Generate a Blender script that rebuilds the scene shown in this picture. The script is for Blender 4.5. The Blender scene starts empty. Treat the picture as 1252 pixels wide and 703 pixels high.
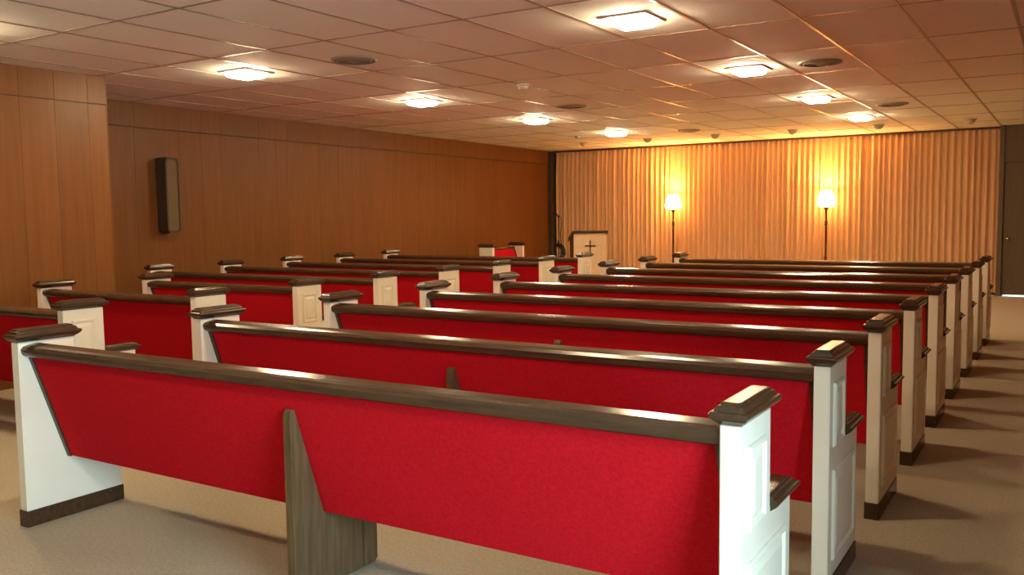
import bpy, bmesh, math, random
from mathutils import Matrix, Vector
random.seed(7)
S = bpy.context.scene
C = S.collection
R = math.radians

# ------------------------------------------------------------------ camera
YAW, PITCH, ROLL, CAM_Z, FPX = R(31.9877), R(-4.6665), R(-0.7639), 1.3737, 1093.3
fw = Vector((-math.sin(YAW)*math.cos(PITCH), math.cos(YAW)*math.cos(PITCH), math.sin(PITCH)))
rt = Vector((math.cos(YAW), math.sin(YAW), 0)); up = rt.cross(fw)
rt2 = rt*math.cos(ROLL) + up*math.sin(ROLL); up2 = up*math.cos(ROLL) - rt*math.sin(ROLL)
cam = bpy.data.cameras.new('camera'); cam.sensor_width = 36; cam.lens = FPX*36/1252
cam.clip_start = 0.02
co = bpy.data.objects.new('camera', cam); C.objects.link(co)
m = Matrix((rt2, up2, -fw)).transposed().to_4x4(); m.translation = (0, 0, CAM_Z)
co.matrix_world = m; S.camera = co

# ------------------------------------------------------------------ daylight, exposure
w = bpy.data.worlds.new('world'); S.world = w; w.use_nodes = True
bg = w.node_tree.nodes['Background']
bg.inputs[0].default_value = (0.54, 0.82, 1.0, 1); bg.inputs[1].default_value = 24.0
XR_ = 0.75                                                     # side wall right of the aisle
DOOR_Y0, DOOR_Y1, DOOR_H = 0.32, 1.62, 2.1                     # open side doorway in it, beside the camera
pl = bpy.data.lights.new('doorway_portal', 'AREA'); pl.shape = 'RECTANGLE'
pl.size = DOOR_H; pl.size_y = DOOR_Y1-DOOR_Y0
po = bpy.data.objects.new('doorway_portal', pl); C.objects.link(po)
po.location = (XR_+.02, (DOOR_Y0+DOOR_Y1)/2, DOOR_H/2); po.rotation_euler = (0, R(90), 0)
pl.cycles.is_portal = True
vs = S.view_settings
vs.view_transform = 'Standard'; vs.look = 'None'; vs.gamma = 1; vs.use_curve_mapping = False
vs.exposure = 0.2
LENS_POWER, LAMP_SHADE, LAMP_UP = 150.0, 32.0, 120.0

# ------------------------------------------------------------------ materials
def new_mat(name):
    mt = bpy.data.materials.new(name); mt.use_nodes = True
    nt = mt.node_tree; b = nt.nodes['Principled BSDF']
    return mt, nt, b
def link(nt, a, b): nt.links.new(a, b)
def noise_mat(name, c1, c2, rough, scale, stretch=(1, 1, 1), bump=0.0, detail=4, spec=0.5, rnd=0.0, coord='pos', bscale=None, metal=0.0, sheen=0.0):
    mt, nt, b = new_mat(name)
    N = nt.nodes
    geo = N.new('ShaderNodeNewGeometry'); mp = N.new('ShaderNodeMapping')
    mp.inputs['Scale'].default_value = stretch
    if coord == 'pos': link(nt, geo.outputs['Position'], mp.inputs['Vector'])
    else:
        tc = N.new('ShaderNodeTexCoord'); link(nt, tc.outputs['Object'], mp.inputs['Vector'])
    n = N.new('ShaderNodeTexNoise'); n.inputs['Scale'].default_value = scale; n.inputs['Detail'].default_value = detail
    link(nt, mp.outputs[0], n.inputs['Vector'])
    rp = N.new('ShaderNodeValToRGB'); rp.color_ramp.elements[0].position = .3; rp.color_ramp.elements[1].position = .7
    rp.color_ramp.elements[0].color = (*c1, 1); rp.color_ramp.elements[1].color = (*c2, 1)
    link(nt, n.outputs['Fac'], rp.inputs['Fac'])
    out = rp.outputs[0]
    if rnd:
        oi = N.new('ShaderNodeObjectInfo'); hs = N.new('ShaderNodeHueSaturation')
        mr = N.new('ShaderNodeMapRange'); mr.inputs['To Min'].default_value = 1-rnd; mr.inputs['To Max'].default_value = 1+rnd
        link(nt, oi.outputs['Random'], mr.inputs['Value']); link(nt, mr.outputs[0], hs.inputs['Value'])
        link(nt, out, hs.inputs['Color']); out = hs.outputs[0]
    link(nt, out, b.inputs['Base Color'])
    b.inputs['Roughness'].default_value = rough; b.inputs['Specular IOR Level'].default_value = spec
    b.inputs['Metallic'].default_value = metal
    if sheen: b.inputs['Sheen Weight'].default_value = sheen
    if bump:
        bp = N.new('ShaderNodeBump'); bp.inputs['Strength'].default_value = bump; bp.inputs['Distance'].default_value = 0.004
        src = n
        if bscale:
            src = N.new('ShaderNodeTexNoise'); src.inputs['Scale'].default_value = bscale; src.inputs['Detail'].default_value = 2
            link(nt, mp.outputs[0], src.inputs['Vector'])
        link(nt, src.outputs['Fac'], bp.inputs['Height']); link(nt, bp.outputs[0], b.inputs['Normal'])
    return mt
def emit_mat(name, col, strength):
    mt, nt, b = new_mat(name)
    b.inputs['Base Color'].default_value = (.9, .85, .75, 1); b.inputs['Roughness'].default_value = .4
    b.inputs['Emission Color'].default_value = (*col, 1); b.inputs['Emission Strength'].default_value = strength
    return mt
M = dict(
    carpet=noise_mat('carpet', (.38, .315, .22), (.48, .405, .295), .95, 75, bump=.6, bscale=240, spec=.1, detail=6),
    wall=noise_mat('wall_panelling', (.155, .056, .012), (.19, .071, .017), .42, 3.0, (9, 9, .55), bump=.08, detail=8, rnd=.06, spec=.25),
    walnut=noise_mat('walnut_trim', (.040, .019, .009), (.075, .038, .017), .20, 4.0, (1.4, 12, 12), bump=.03, detail=8, spec=.38),
    cap=noise_mat('walnut_cap', (.040, .019, .009), (.068, .034, .015), .20, 4.0, (12, 1.4, 12), bump=.02, detail=8, spec=.38),
    door=noise_mat('brown_door', (.115, .078, .045), (.135, .092, .054), .5, 4, (6, 6, .8), spec=.3),
    maple=noise_mat('pale_lectern_wood', (.62, .43, .26), (.68, .48, .30), .4, 5, (10, 10, 1), spec=.4),
    support=noise_mat('support_wood', (.075, .042, .017), (.14, .083, .036), .42, 4.0, (14, 14, 1.2), bump=.1, detail=8, spec=.4),
    white=noise_mat('cream_paint', (.80, .72, .56), (.84, .76, .60), .38, 6, bump=.01, spec=.4),
    red=noise_mat('red_fabric', (.42, .007, .012), (.53, .010, .017), .9, 90, bump=.35, bscale=420, spec=.04),
    tile=noise_mat('ceiling_tile', (.84, .86, .80), (.90, .92, .86), .8, 60, bump=.15, bscale=120, spec=.25, rnd=.02),
    grid=noise_mat('grid_metal', (.36, .29, .21), (.40, .32, .24), .28, 5, spec=.8, metal=.35),
    drape=noise_mat('cream_drape', (.65, .40, .215), (.71, .45, .25), .8, 8, (3, 3, .6), bump=.03, bscale=200, spec=.15, sheen=.2),
    dark=noise_mat('dark_brown_paint', (.055, .036, .022), (.075, .05, .03), .55, 4, (6, 6, .8), spec=.3),
    black=noise_mat('black_metal', (.012, .011, .011), (.022, .02, .02), .4, 20, spec=.4),
    bronze=noise_mat('bronze_metal', (.07, .03, .014), (.12, .055, .025), .35, 15, metal=.6),
    grille=noise_mat('grille_paint', (.24, .22, .16), (.30, .27, .20), .5, 30),
    grilledark=noise_mat('grille_gap', (.05, .045, .035), (.07, .06, .05), .8, 30),
    plastic=noise_mat('ivory_plastic', (.72, .66, .58), (.76, .70, .62), .45, 10),
    dome=noise_mat('dome_paint', (.42, .34, .26), (.47, .38, .29), .45, 10),
    speaker=noise_mat('grille_cloth', (.14, .095, .05), (.18, .125, .07), .85, 180, bump=.2, spec=.1),
    brass=noise_mat('brass', (.65, .45, .2), (.7, .5, .25), .25, 10, metal=1),
    trim=noise_mat('fixture_trim', (.55, .47, .36), (.6, .52, .4), .35, 10, spec=.5),
    lens=emit_mat('light_lens', (1.0, .78, .48), LENS_POWER),
    shade=emit_mat('lamp_glass', (1.0, .44, .12), LAMP_SHADE),
)

# ------------------------------------------------------------------ mesh helpers
def mesh(name, bm, mat, smooth=False):
    me = bpy.data.meshes.new(name); bm.normal_update(); bm.to_mesh(me); bm.free()
    me.materials.append(mat)
    if smooth:
        for p in me.polygons: p.use_smooth = True
    return me
def obj(name, me, parent=None, loc=(0, 0, 0), rot=(0, 0, 0), **props):
    o = bpy.data.objects.new(name, me); C.objects.link(o)
    o.location = loc; o.rotation_euler = rot
    if parent: o.parent = parent
    for k, v in props.items(): o[k] = v
    return o
def add_box(bm, x0, x1, y0, y1, z0, z1):
    v = [bm.verts.new(p) for p in ((x0,y0,z0),(x1,y0,z0),(x1,y1,z0),(x0,y1,z0),(x0,y0,z1),(x1,y0,z1),(x1,y1,z1),(x0,y1,z1))]
    for f in ((3,2,1,0),(4,5,6,7),(0,1,5,4),(1,2,6,5),(2,3,7,6),(3,0,4,7)): bm.faces.new([v[i] for i in f])
def box_me(name, b, mat, bevel=0.0, seg=2):
    bm = bmesh.new(); add_box(bm, *b)
    if bevel: bmesh.ops.bevel(bm, geom=bm.edges[:], offset=bevel, segments=seg, affect='EDGES', profile=.6)
    return mesh(name, bm, mat)
def prism_x(bm, prof, x0, x1):
    """profile of (y, z) points extruded along x"""
    a = [bm.verts.new((x0, y, z)) for y, z in prof]; b = [bm.verts.new((x1, y, z)) for y, z in prof]
    n = len(prof)
    bm.faces.new(a[::-1]); bm.faces.new(b)
    for i in range(n): bm.faces.new((a[i], a[(i+1) % n], b[(i+1) % n], b[i]))
    bmesh.ops.recalc_face_normals(bm, faces=bm.faces[:])
def prism_me(name, prof, x0, x1, mat, bevel=0.0, seg=2):
    bm = bmesh.new(); prism_x(bm, prof, x0, x1)
    if bevel: bmesh.ops.bevel(bm, geom=bm.edges[:], offset=bevel, segments=seg, affect='EDGES', profile=.6)
    return mesh(name, bm, mat)
def loft(bm, rings, cap0=True, cap1=True):
    vs_ = [[bm.verts.new(p) for p in r] for r in rings]
    n = len(rings[0])
    for a, b in zip(vs_, vs_[1:]):
        for i in range(n): bm.faces.new((a[i], a[(i+1) % n], b[(i+1) % n], b[i]))
    if cap0: bm.faces.new(vs_[0][::-1])
    if cap1: bm.faces.new(vs_[-1])
    bmesh.ops.recalc_face_normals(bm, faces=bm.faces[:])
def lathe(bm, prof, n=24, c=(0, 0, 0), cap0=True, cap1=True):
    loft(bm, [[(c[0]+r*math.cos(2*math.pi*i/n), c[1]+r*math.sin(2*math.pi*i/n), c[2]+z) for i in range(n)] for r, z in prof], cap0, cap1)
def tube(bm, pts, r, n=8):
    pts = [Vector(p) for p in pts]; rings = []
    for i, p in enumerate(pts):
        t = (pts[min(i+1, len(pts)-1)]-pts[max(i-1, 0)]).normalized()
        a = t.cross(Vector((0, 0, 1)) if abs(t.z) < .9 else Vector((1, 0, 0))).normalized(); b = t.cross(a)
        rr = r[i] if isinstance(r, (list, tuple)) else r
        rings.append([p+(a*math.cos(2*math.pi*k/n)+b*math.sin(2*math.pi*k/n))*rr for k in range(n)])
    loft(bm, rings)

# ------------------------------------------------------------------ room shell
HC = 2.644
XLN, YC = -7.35, 4.96                         # near left wall, its corner
WA, WB = Vector((-8.66, YC, 0)), Vector((-9.09, 16.35, 0))   # far left wall line
YB, YF = -1.6, 16.35
bm = bmesh.new(); add_box(bm, -9.4, 3.0, -3.0, 18.0, -.12, 0)
obj('floor', mesh('floor', bm, M['carpet']), kind='structure', label='tan carpeted floor under the pews')

def plank_wall(root, A, B, z0, z1, out, thick, widths, seed):
    """boards along the line A-B, faces pushed out towards `out`"""
    rng = random.Random(seed); d = (B-A); L = d.length; d.normalize()
    ang = math.atan2(d.y, d.x); s = 0.0; cache = {}
    nrm = Vector((-d.y, d.x, 0)); sg = 1 if nrm.dot(out) > 0 else -1
    while s < L-.02:
        wd = min(rng.choice(widths), L-s)
        if L-s-wd < .08: wd = L-s
        k = round(wd, 4)
        if k not in cache:
            y = (0, thick) if sg > 0 else (-thick, 0)
            bm = bmesh.new(); add_box(bm, .0007, wd-.0007, y[0], y[1], z0, z1)
            bmesh.ops.bevel(bm, geom=[e for e in bm.edges if abs(e.verts[0].co.z-e.verts[1].co.z) > .05], offset=.0014, segments=1, affect='EDGES')
            cache[k] = mesh('wall_board', bm, M['wall'])
        p = A+d*s
        obj('wall_board', cache[k], root, (p.x, p.y, 0), (0, 0, ang))
        s += wd
WID = (.20, .305, .40, .61)
def slab(name, b, mat, label):
    return obj(name, box_me(name, b, mat), kind='structure', label=label)
wl = slab('wall_left', (XLN-.12, XLN-.014, YB-.1, YC, 0, HC), M['dark'], 'wood-panelled wall jutting out at the left')
plank_wall(wl, Vector((XLN-.014, YB, 0)), Vector((XLN-.014, YC, 0)), 0, 2.392, Vector((1, 0, 0)), .012, WID, 3)
plank_wall(wl, Vector((XLN-.014, YB, 0)), Vector((XLN-.014, YC, 0)), 2.400, HC, Vector((1, 0, 0)), .014, WID, 3)
plank_wall(wl, Vector((WA.x, YC, 0)), Vector((XLN-.0, YC, 0)), 0, HC, Vector((0, 1, 0)), .012, WID, 5)
# far left wall backing
bm = bmesh.new(); dv = (WB-WA).normalized(); nv = Vector((-dv.y, dv.x, 0))
q = [WA-dv*.1, WB+dv*.2, WB+dv*.2+nv*.12, WA-dv*.1+nv*.12]
loft(bm, [[(p.x, p.y, 0) for p in q], [(p.x, p.y, HC) for p in q]])
wf = obj('wall_left_recess', mesh('wall_left_recess', bm, M['dark']), kind='structure', label='long wood-panelled left wall behind the short pews')
plank_wall(wf, WA.copy(), WB.copy(), 0, 2.372, Vector((1, 0, 0)), .012, WID, 11)
plank_wall(wf, WA.copy(), WB.copy(), 2.380, HC, Vector((1, 0, 0)), .030, WID, 11)
bm = bmesh.new()
add_box(bm, XR_, XR_+.12, YB-.1, DOOR_Y0, 0, HC); add_box(bm, XR_, XR_+.12, DOOR_Y1, 16.5, 0, HC); add_box(bm, XR_, XR_+.12, DOOR_Y0, DOOR_Y1, DOOR_H, HC)
wr = obj('wall_right', mesh('wall_right', bm, M['dark']), kind='structure', label='wood-panelled wall right of the side aisle with an open doorway')
plank_wall(wr, Vector((XR_, YB, 0)), Vector((XR_, DOOR_Y0-.07, 0)), 0, HC, Vector((-1, 0, 0)), .012, WID, 17)
plank_wall(wr, Vector((XR_, DOOR_Y1+.07, 0)), Vector((XR_, 15.8, 0)), 0, HC, Vector((-1, 0, 0)), .012, WID, 18)
bm = bmesh.new()
for a_, b_, c_, d_ in ((DOOR_Y0-.07, DOOR_Y0+.01, 0, DOOR_H+.07), (DOOR_Y1-.01, DOOR_Y1+.07, 0, DOOR_H+.07), (DOOR_Y0+.01, DOOR_Y1-.01, DOOR_H-.01, DOOR_H+.07)):
    add_box(bm, XR_-.02, XR_, a_, b_, c_, d_)
obj('trim_1', mesh('trim_1', bm, M['walnut']), kind='structure', label='dark casing of the side doorway')
dl = obj('daylight_block_door', box_me('daylight_block_door', (-.40, 0, -.02, .02, .012, DOOR_H-.02), M['wall'], .003), None, (XR_-.012, DOOR_Y1+.035, 0), (0, 0, 0), kind='structure', label='unseen open door leaf added to block daylight from the farther pews')  # narrow leaf added out of view, keeps doorway daylight off the farther pew ends
bm = bmesh.new(); lathe(bm, [(.028, 0), (.028, .006), (.011, .01), (.011, .035), (.02, .04), (.027, .052), (.024, .066), (.01, .072)], 16)
obj('door_knob', mesh('door_knob', bm, M['brass'], True), dl, (-.34, -.02, .95), (R(90), 0, 0))
wb = slab('wall_back', (XLN, XR_, YB-.12, YB-.012, 0, HC), M['dark'], 'wood-panelled back wall behind the camera')
plank_wall(wb, Vector((XLN, YB-.012, 0)), Vector((XR_, YB-.012, 0)), 0, HC, Vector((0, 1, 0)), .012, WID, 19)
# front wall: behind the drape, and the dark stretch with the door on its right
slab('wall_front', (-9.3, -.96, YF, YF+.12, 0, HC), M['dark'], 'front wall hidden behind the pleated curtain')
YD = 15.85
bm = bmesh.new(); add_box(bm, .02, XR_, YD, YD+.12, 0, HC); add_box(bm, -.90, .02, YD, YD+.12, 2.08, HC)
add_box(bm, -.965, -.90, YD-.03, YF+.12, 0, HC)
add_box(bm, -.90, -.875, YD+.06, YD+.12, 0, 2.08); add_box(bm, -.005, .02, YD+.06, YD+.12, 0, 2.08); add_box(bm, -.875, -.005, YD+.06, YD+.12, 2.05, 2.08)
obj('wall_front_right', mesh('wall_front_right', bm, M['door']), kind='structure', label='dark brown wall right of the curtain')
dr = obj('door_1', box_me('door_1', (-.893, .013, YD+.01, YD+.055, .022, 2.075), M['door'], .002), kind='structure', label='dark brown door at the far right with light under it')
bm = bmesh.new(); lathe(bm, [(.028, 0), (.028, .006), (.011, .01), (.011, .035), (.02, .04), (.027, .052), (.024, .066), (.01, .072)], 16)
obj('door_knob', mesh('door_knob', bm, M['brass'], True), dr, (-.822, YD+.01, .90), (R(90), 0, 0))
slab('trim_2', (-9.12, -8.975, 15.93, 16.3, 0, HC-.02), M['dark'], 'dark brown corner post left of the curtain')

# ------------------------------------------------------------------ ceiling
GX, GY, TX, TY = -6.448, 3.634, .61, 1.2487
bm = bmesh.new(); add_box(bm, -9.4, .9, -1.75, 16.6, HC+.03, HC+.12)
ceil = obj('ceiling', mesh('ceiling', bm, M['grilledark']), kind='structure', label='suspended ceiling of long rectangular tiles in a metal grid')
GW = .0115
cache = {}
XMIN, XMAX, YMIN, YMAX = -9.15, XR_, YB, YF
for i in range(-5, 14):
    for j in range(-5, 11):
        x0, x1 = max(GX+i*TX+GW, XMIN), min(GX+(i+1)*TX-GW, XMAX)
        y0, y1 = max(GY+j*TY+GW, YMIN), min(GY+(j+1)*TY-GW, YMAX)
        if x1-x0 < .03 or y1-y0 < .03: continue
        if x1 < XLN-.1 and y1 < YC: continue
        k = (round(x1-x0, 3), round(y1-y0, 3))
        if k not in cache:
            cache[k] = box_me('ceiling_tile', (-k[0]/2-.003, k[0]/2+.003, -k[1]/2-.003, k[1]/2+.003, 0, .016), M['tile'])
        obj('ceiling_tile', cache[k], ceil, ((x0+x1)/2, (y0+y1)/2, HC+.001))
def bar(x0, x1, y0, y1, nm):
    obj(nm, box_me(nm, (x0, x1, y0, y1, HC-.003, HC+.022), M['grid'], .001, 1), ceil)
for i in range(-4, 12): bar(GX+i*TX-GW, GX+i*TX+GW, YMIN if GX+i*TX > XLN else YC, YMAX, 'grid_runner')
for j in range(-4, 11):
    y = GY+j*TY
    bar(XLN if y < YC else XMIN, XMAX, y-GW*.8, y+GW*.8, 'grid_cross_bar')

# ------------------------------------------------------------------ pews
PT, PH = .0555, .837
def rect(cx, cy, hx, hy, z): return [(cx-hx, cy-hy, z), (cx+hx, cy-hy, z), (cx+hx, cy+hy, z), (cx-hx, cy+hy, z)]
def cap_me(hy, z, name, o_back=1.0, zs=1.0):
    bm = bmesh.new(); rings = []
    for dz, off in ((0, .001), (.005, .006), (.013, .016), (.021, .022), (.029, .0235), (.034, .021), (.036, .013), (.039, .011), (.048, .007), (.051, .000), (.056, -.002), (.058, -.006)):
        hx = PT/2+off
        rings.append([(-hx, -hy-off*o_back, z+dz*zs), (hx, -hy-off*o_back, z+dz*zs), (hx, hy+off*1.25, z+dz*zs), (-hx, hy+off*1.25, z+dz*zs)])
    loft(bm, rings)
    bmesh.ops.bevel(bm, geom=[e for e in bm.edges if abs(e.verts[0].co.z-e.verts[1].co.z) > .001], offset=.002, segments=1, affect='EDGES')
    return mesh(name, bm, M['cap'])
ME = {}
ME['cap'] = cap_me(.1315, PH, 'end_cap')
ME['arm'] = cap_me(.106, .542, 'armrest_cap', .0, .82)
ME['kick'] = box_me('base_board', (-PT/2-.004, PT/2+.004, -.005, .479, 0, .073), M['walnut'], .003)
outline = [(0, .073), (.475, .073), (.475, .542), (.285, .542), (.270, .548), (.263, .562), (.263, PH), (0, PH)]
bm = bmesh.new(); prism_x(bm, outline, -PT/2, PT/2)
bmesh.ops.bevel(bm, geom=[e for e in bm.edges if e.calc_length() > .04], offset=.003, segments=2, affect='EDGES')
ME['end'] = mesh('end_panel', bm, M['white'])
def raised(y0, y1, z0, z1, sx):
    bm = bmesh.new(); rings = []
    x = sx*PT/2
    for ins, h in ((0, -.002), (.002, .006), (.007, .011), (.014, .011), (.019, .006), (.022, .002), (.030, .003), (.045, .009)):
        rings.append([(x+sx*h, y0+ins, z0+ins), (x+sx*h, y1-ins, z0+ins), (x+sx*h, y1-ins, z1-ins), (x+sx*h, y0+ins, z1-ins)])
    loft(bm, rings)
    return mesh('raised_panel', bm, M['white'])
for s in (-1, 1):
    ME['up', s] = raised(.052, .205, .545, .775, s); ME['lo', s] = raised(.055, .405, .135, .465, s)
RAIL = [(.012, .792), (.010, .806), (.022, .818), (.040, .823), (.085, .829), (.102, .822), (.108, .806), (.106, .784), (.095, .774), (.030, .772), (.018, .780)]
BACK = [(.046, .776), (.205, .285), (.262, .303), (.103, .790)]
STILE = [(.040, .774), (.199, .281), (.268, .302), (.108, .790)]
CUSH = [(.215, .332), (.520, .372), (.540, .395), (.535, .432), (.510, .445), (.215, .405)]
BOARD = [(.250, .3075), (.515, .343), (.515, .371), (.250, .3355)]
SUP = [(.052, 0), (.052, .655), (.056, .682), (.066, .696), (.078, .690), (.090, .655), (.196, .318), (.206, .286), (.26, .303), (.50, .338), (.50, .012), (.475, 0)]
def pew_parts(L, supports):
    k = ('L', round(L, 3))
    h = L/2-PT
    if k not in ME:
        ME[k] = dict(rail=prism_me('top_rail', RAIL, -h, h, M['walnut']),
            back=prism_me('backrest', BACK, -h+.026, h-.026, M['red'], .004),
            stile=prism_me('edge_stile', STILE, 0, .026, M['walnut'], .002),
            cush=prism_me('seat_cushion', CUSH, -h+.004, h-.004, M['red'], .008),
            board=prism_me('seat_board', BOARD, -h, h, M['walnut']))
    return ME[k], h
ME['sup'] = prism_me('center_support', SUP, -.019, .019, M['support'], .004, 2)
ME['strip'] = box_me('support_strip', (.0185, .0245, .414, .428, .004, .300), M['support'], .002)
def make_pew(L, loc, rz, label, group=None, supports=(0.0,)):
    """origin on the floor at mid length of the back edges; local +y is the way the pew faces"""
    t = obj('pew', None, None, loc, (0, 0, rz), label=label, category='pew')
    t.empty_display_size = .1
    if group: t['group'] = group
    parts, h = pew_parts(L, supports)
    for s in (-1, 1):
        x = s*(L/2-PT/2)
        e = obj('end_panel', ME['end'], t, (x, 0, 0), label='cream painted end panel with dark wooden caps')
        obj('end_cap', ME['cap'], e, (0, .1315, 0)); obj('armrest_cap', ME['arm'], e, (0, .372, 0)); obj('base_board', ME['kick'], e)
        obj('raised_panel', ME['up', s], e); obj('raised_panel', ME['lo', s], e)
    obj('top_rail', parts['rail'], t, label='dark wooden top rail')
    b = obj('backrest', parts['back'], t, label='red upholstered backrest')
    obj('edge_stile', parts['stile'], b, (-h, 0, 0)); obj('edge_stile', parts['stile'], b, (h-.026, 0, 0))
    obj('seat_board', parts['board'], t); obj('seat_cushion', parts['cush'], t)
    for sx in supports:
        c = obj('center_support', ME['sup'], t, (sx, 0, 0), label='brown wooden centre support'); obj('support_strip', ME['strip'], c)
    return t
ORD = ['first', 'second', 'third', 'fourth', 'fifth', 'sixth', 'seventh', 'eighth', 'ninth']
Y0, P1 = 2.1661, .9827
XR, XL = -.6836, -3.986
for i in range(9):
    if i == 0: lb = 'red pew nearest the camera with brightly daylit white end panel'
    elif i == 8: lb = 'long red pew closest to the curtain, last in the right block'
    else: lb = 'long red pew with cream ends, %s from the camera in the right block' % ORD[i]
    make_pew(XR-XL, ((XR+XL)/2, Y0+i*P1, 0), 0, lb, 'long pews in the right block')
Y2, P2 = 3.0772, .9548
X2R, X2A, X2B = -5.0811, -6.9967, -8.237
for i in range(8):
    xa = X2A if i < 3 else X2B
    lb = 'red pew with cream ends, %s from the camera in the block along the left wall' % ORD[i]
    if i == 7: lb = 'red pew by the lectern, last in the block along the left wall'
    make_pew(X2R-xa, ((X2R+xa)/2, Y2+i*P2, 0), 0, lb, 'pews in the left block', () if i < 3 else (0.0,))
make_pew(1.0, (-8.26, 12.72, 0), R(-90), 'short two-seat red pew standing sideways against the left wall up front', None, ())

# ------------------------------------------------------------------ curtain
cu = obj('curtain', None, None, (-5.0, 16.1, 0), label='floor-length cream pleated curtain covering the whole front wall', category='curtain')
rng = random.Random(4)
CX0, CX1 = -8.955, -.972
xs = [CX0]
pts = []
while xs[-1] < CX1: xs.append(xs[-1]+rng.uniform(.082, .108))
xs[-1] = CX1
zs = [.03, .3, 1.0, 1.7, 2.2, 2.45, 2.56, 2.612]
bm = bmesh.new(); cols = []
SUBD = 8
for a in range(len(xs)-1):
    amp = rng.uniform(.030, .042); sk = rng.uniform(-.12, .12); lean = rng.uniform(-.006, .006); dp = rng.uniform(-.008, .008)
    for s in range(SUBD):
        f = s/SUBD; col = []
        g = f+sk*math.sin(math.pi*f)*.5
        for z in zs:
            tz = z/2.612
            top = 1-.45*max(0, (tz-.85)/.15)
            yy = -amp*(.5-.5*math.cos(2*math.pi*g))*2*top+dp*math.sin(math.pi*f)+.004*math.sin(3*z+a)
            xx = xs[a]+(xs[a+1]-xs[a])*f+lean*(1-tz)*math.sin(math.pi*f)
            col.append(bm.verts.new((xx+5.0, yy, z)))
        cols.append(col)
for a, b in zip(cols, cols[1:]):
    for k in range(len(zs)-1): bm.faces.new((a[k], b[k], b[k+1], a[k+1]))
obj('drape', mesh('drape', bm, M['drape'], True), cu)
obj('curtain_track', box_me('curtain_track', (CX0+5-.02, CX1+5, -.10, .02, 2.612, HC-.003), M['dark'], .003), cu)

# ------------------------------------------------------------------ floor lamps
def floor_lamp(x, y, label):
    t = obj('floor_lamp', None, None, (x, y, 0), label=label, category='floor lamp', group='floor lamps in front of the curtain')
    bm = bmesh.new(); lathe(bm, [(.135, 0), (.135, .012), (.12, .022), (.07, .034), (.03, .05), (.016, .07)], 28)
    obj('lamp_base', mesh('lamp_base', bm, M['bronze'], True), t)
    bm = bmesh.new(); lathe(bm, [(.018, .06), (.018, .55), (.025, .56), (.025, .58), (.018, .59), (.018, 1.12), (.027, 1.13), (.027, 1.15), (.018, 1.16), (.027, 1.17), (.027, 1.19), (.016, 1.20), (.016, 1.36), (.03, 1.395), (.05, 1.42), (.055, 1.432)], 16)
    obj('lamp_pole', mesh('lamp_pole', bm, M['bronze'], True), t)
    bm = bmesh.new(); lathe(bm, [(.05, 1.430), (.105, 1.434), (.138, 1.448), (.152, 1.475), (.150, 1.52), (.136, 1.60), (.118, 1.66), (.102, 1.700), (.094, 1.712), (.088, 1.706), (.112, 1.655), (.13, 1.60), (.143, 1.52), (.144, 1.48), (.130, 1.456), (.05, 1.440)], 28, (0, 0, 0), False, False)
    obj('lamp_shade', mesh('lamp_shade', bm, M['shade'], True), t, label='glowing white glass shade open at the top')
    l = bpy.data.lights.new('lamp_bulb', 'POINT'); l.energy = LAMP_UP; l.color = (1, .40, .10); l.shadow_soft_size = .04
    obj('lamp_bulb', l, t, (0, 0, 1.66))
floor_lamp(-6.30, 15.80, 'floor lamp with glowing glass shade, left one of the pair')
floor_lamp(-3.54, 15.80, 'floor lamp with glowing glass shade, right one of the pair')

# ------------------------------------------------------------------ lectern
t = obj('lectern', None, None, (-6.22, 12.22, 0), (0, 0, R(37)), label='cream lectern with a dark cross on its front and a dark wooden top', category='lectern')
obj('front_panel', box_me('front_panel', (-.250, .250, -.018, -.0005, .09, 1.07), M['maple'], .003), t)
for s in (-1, 1):
    bm = bmesh.new(); prism_x(bm, [(.0, .09), (.38, .09), (.38, .96), (.0, 1.07)], s*.236-.014, s*.236+.014)
    obj('side_panel', mesh('side_panel', bm, M['walnut']), t)
obj('base_board', box_me('base_board', (-.265, .265, -.026, .40, 0, .09), M['walnut'], .004), t)
bm = bmesh.new(); prism_x(bm, [(-.045, 1.076), (.42, .945), (.42, .97), (.405, .99), (-.035, 1.115), (-.05, 1.10)], -.275, .275)
obj('reading_top', mesh('reading_top', bm, M['walnut']), t)
bm = bmesh.new(); add_box(bm, -.009, .009, -.030, -.017, .755, .965); add_box(bm, -.082, -.009, -.030, -.017, .872, .890); add_box(bm, .009, .082, -.030, -.017, .872, .890)
obj('cross', mesh('cross', bm, M['walnut']), t, label='small dark wooden cross')

# ------------------------------------------------------------------ microphone stand
t = obj('microphone_stand', None, None, (-8.36, 15.1, 0), label='black microphone stand in the corner left of the curtain', category='microphone stand')
bm = bmesh.new()
for k in range(3):
    a = R(90+120*k+20); tube(bm, [(0, 0, .10), (.13*math.cos(a), .13*math.sin(a), .06), (.26*math.cos(a), .26*math.sin(a), .01)], .009)
obj('tripod_base', mesh('tripod_base', bm, M['black']), t)
bm = bmesh.new(); tube(bm, [(0, 0, .06), (0, 0, 1.33)], .0085); lathe(bm, [(.016, .78), (.018, .80), (.018, .85), (.014, .87)], 12)
obj('pole', mesh('pole', bm, M['black']), t)
bm = bmesh.new(); tube(bm, [(-.08, .02, 1.37), (0, 0, 1.33), (.06, -.015, 1.30)], .009); lathe(bm, [(.02, 1.31), (.022, 1.33), (.018, 1.35)], 12)
obj('clip', mesh('clip', bm, M['black']), t)
bm = bmesh.new(); tube(bm, [(-.20, .05, 1.40), (-.10, .025, 1.375), (-.08, .02, 1.37), (-.055, .014, 1.362), (-.03, .008, 1.355)], [.012, .014, .022, .026, .012], 12)
obj('microphone', mesh('microphone', bm, M['black'], True), t)
bm = bmesh.new(); tube(bm, [(.06, -.015, 1.30), (.085, -.02, 1.2), (.05, -.01, 1.0), (.07, -.02, .85), (.08, -.02, .72)], .006)
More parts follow.
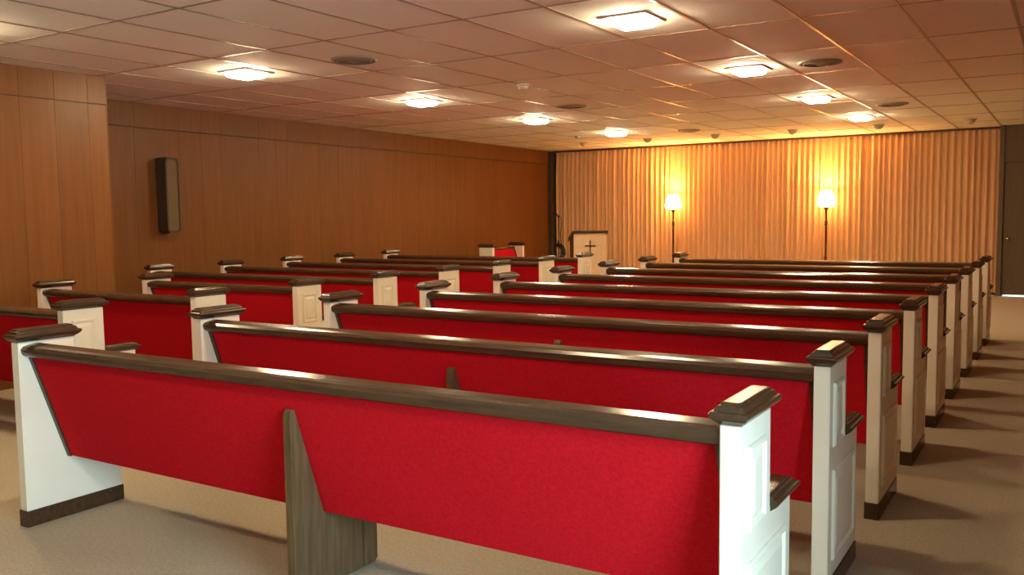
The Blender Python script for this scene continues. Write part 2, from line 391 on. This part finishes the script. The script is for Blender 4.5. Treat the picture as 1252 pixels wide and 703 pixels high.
obj('cable', mesh('cable', bm, M['black']), t)
bm = bmesh.new()
for k in range(5):
    rr = .085+.012*k
    tube(bm, [(.03+.012*k-.03+rr*math.cos(2*math.pi*i/20), -.035-.008*k, .64+1.25*rr*math.sin(2*math.pi*i/20)) for i in range(21)], .011, 6)
obj('cable_coil', mesh('cable_coil', bm, M['black']), t, label='coil of black cable hung on the stand')

# ------------------------------------------------------------------ wall speaker box
t = obj('wall_speaker', None, None, (-8.70, 6.44, 1.22), (0, 0, R(2.2)), label='tall narrow dark wooden box with pale cloth front on the left wall', category='speaker')
bm = bmesh.new()
pr = [(.0, .03), (.0, .81), (.03, .84), (.155, .84), (.185, .81), (.185, .03), (.155, 0), (.03, 0)]
prism_x(bm, pr, 0, .15); bmesh.ops.bevel(bm, geom=bm.edges[:], offset=.004, segments=2, affect='EDGES')
obj('cabinet', mesh('cabinet', bm, M['dark']), t)
bm = bmesh.new(); o_ = [(.0, .03), (.0, .81), (.03, .84), (.155, .84), (.185, .81), (.185, .03), (.155, 0), (.03, 0)]
cy, cz = .0925, .42
inn = [(cy+(y-cy)*.80, cz+(z-cz)*.94) for y, z in o_]
A_ = [bm.verts.new((.15, y, z)) for y, z in o_]; B_ = [bm.verts.new((.168, y, z)) for y, z in o_]
C_ = [bm.verts.new((.168, y, z)) for y, z in inn]; D_ = [bm.verts.new((.15, y, z)) for y, z in inn]
for r1, r2 in ((A_, B_), (B_, C_), (C_, D_)):
    for i in range(8): bm.faces.new((r1[i], r1[(i+1) % 8], r2[(i+1) % 8], r2[i]))
bmesh.ops.recalc_face_normals(bm, faces=bm.faces[:])
obj('frame', mesh('frame', bm, M['dark']), t)
obj('grille_cloth', prism_me('grille_cloth', inn, .149, .157, M['speaker']), t)

# ------------------------------------------------------------------ ceiling fittings
bm = bmesh.new()
hs = .17
loft(bm, [rect(0, 0, hs, hs, 0), rect(0, 0, hs, hs, -.006), rect(0, 0, hs-.008, hs-.008, -.012), rect(0, 0, .138, .138, -.012), rect(0, 0, .135, .135, 0)], False, False)
ME['ltrim'] = mesh('light_trim', bm, M['trim'])
bm = bmesh.new()
loft(bm, [rect(0, 0, .126, .126, -.006), rect(0, 0, .124, .124, -.028), rect(0, 0, .114, .114, -.044), rect(0, 0, .092, .092, -.055), rect(0, 0, .05, .05, -.060)])
ME['lens'] = mesh('light_lens', bm, M['lens'], False)
def ceiling_light(x, y, label):
    t = obj('ceiling_light', None, None, (x, y, HC), label=label, category='ceiling light', group='square ceiling lights')
    obj('light_trim', ME['ltrim'], t); obj('light_lens', ME['lens'], t, label='glowing glass lens')
for x, side in ((-6.143, 'left'), (-2.483, 'right')):
    for k, y in enumerate((13.0, 10.502, 8.005, 5.507, 3.01, .512)[:5 if side == 'left' else 6]):
        ceiling_light(x, y, 'lit square ceiling light, %s from the curtain in the row above the %s pew block' % (['closest', 'second', 'third', 'fourth', 'fifth', 'sixth'][k], side))
bm = bmesh.new(); lathe(bm, [(.185, .0), (.185, -.006), (.175, -.014), (.160, -.016), (.155, -.006)], 36, (0, 0, 0), False, False); ME['grim'] = mesh('grille_rim', bm, M['grille'], True)
bm = bmesh.new(); lathe(bm, [(.158, -.001), (.158, -.005), (.01, -.005)], 36); ME['gback'] = mesh('grille_back', bm, M['grilledark'])
def ring(r):
    bm = bmesh.new(); lathe(bm, [(r, -.005), (r-.006, -.020), (r-.014, -.022), (r-.010, -.005)], 32, (0, 0, 0), False, False); return mesh('grille_ring', bm, M['grille'], True)
RINGS = [ring(.148), ring(.118), ring(.088), ring(.058)]
bm = bmesh.new(); lathe(bm, [(.030, -.004), (.034, -.018), (.024, -.026), (.005, -.028)], 20); ME['ghub'] = mesh('grille_hub', bm, M['grille'], True)
for x, y, lb in ((-4.98, 5.60, 'round grey ceiling grille nearest the camera, left of the big light'), (-1.873, 8.05, 'round dark ceiling grille at upper right beside the third light'),
                 (-5.05, 9.45, 'round dark ceiling grille in mid room above the left aisle'), (-1.873, 11.72, 'round dark ceiling grille at the right near the curtain'),
                 (-5.10, 13.40, 'small-looking dark round ceiling grille above the left lamp')):
    t = obj('ceiling_grille', None, None, (x, y, HC), label=lb, category='ceiling grille', group='round ceiling grilles')
    obj('grille_rim', ME['grim'], t); obj('grille_back', ME['gback'], t); obj('grille_hub', ME['ghub'], t)
    for r_ in RINGS: obj('grille_ring', r_, t)
bm = bmesh.new(); lathe(bm, [(.085, 0), (.085, -.008), (.074, -.014), (.066, -.014)], 24, cap1=True); ME['dring'] = mesh('dome_ring', bm, M['dome'], True)
bm = bmesh.new(); lathe(bm, [(.066, -.012), (.064, -.03), (.055, -.05), (.038, -.066), (.018, -.074), (.003, -.076)], 24); ME['ddome'] = mesh('dome', bm, M['dome'], True)
for k, x in enumerate((-7.45, -6.22, -5.02, -3.76, -2.49, -1.26)):
    t = obj('ceiling_dome', None, None, (x, 14.42, HC), label='small domed ceiling fitting in the row before the curtain, %s from the left' % ORD[k], category='ceiling fitting', group='domed fittings before the curtain')
    obj('dome_ring', ME['dring'], t); obj('dome', ME['ddome'], t)
t = obj('smoke_detector', None, None, (-4.60, 7.62, HC), label='small white smoke detector on the ceiling in mid room', category='smoke detector')
bm = bmesh.new(); lathe(bm, [(.062, 0), (.062, -.014), (.056, -.02)], 24); obj('detector_base', mesh('detector_base', bm, M['plastic'], False), t)
bm = bmesh.new(); lathe(bm, [(.050, -.018), (.048, -.034), (.042, -.046), (.030, -.054), (.004, -.056)], 24); obj('detector_head', mesh('detector_head', bm, M['plastic'], True), t)
t = obj('smoke_detector', None, None, (-6.95, 13.25, HC), label='tiny dark round detector on the ceiling near the left curtain corner', category='smoke detector')
bm = bmesh.new(); lathe(bm, [(.06, 0), (.06, -.014), (.054, -.02)], 24); obj('detector_base', mesh('detector_base', bm, M['grille']), t)
bm = bmesh.new(); lathe(bm, [(.046, -.018), (.040, -.034), (.02, -.04), (.004, -.041)], 24); obj('detector_head', mesh('detector_head', bm, M['grille'], True), t)
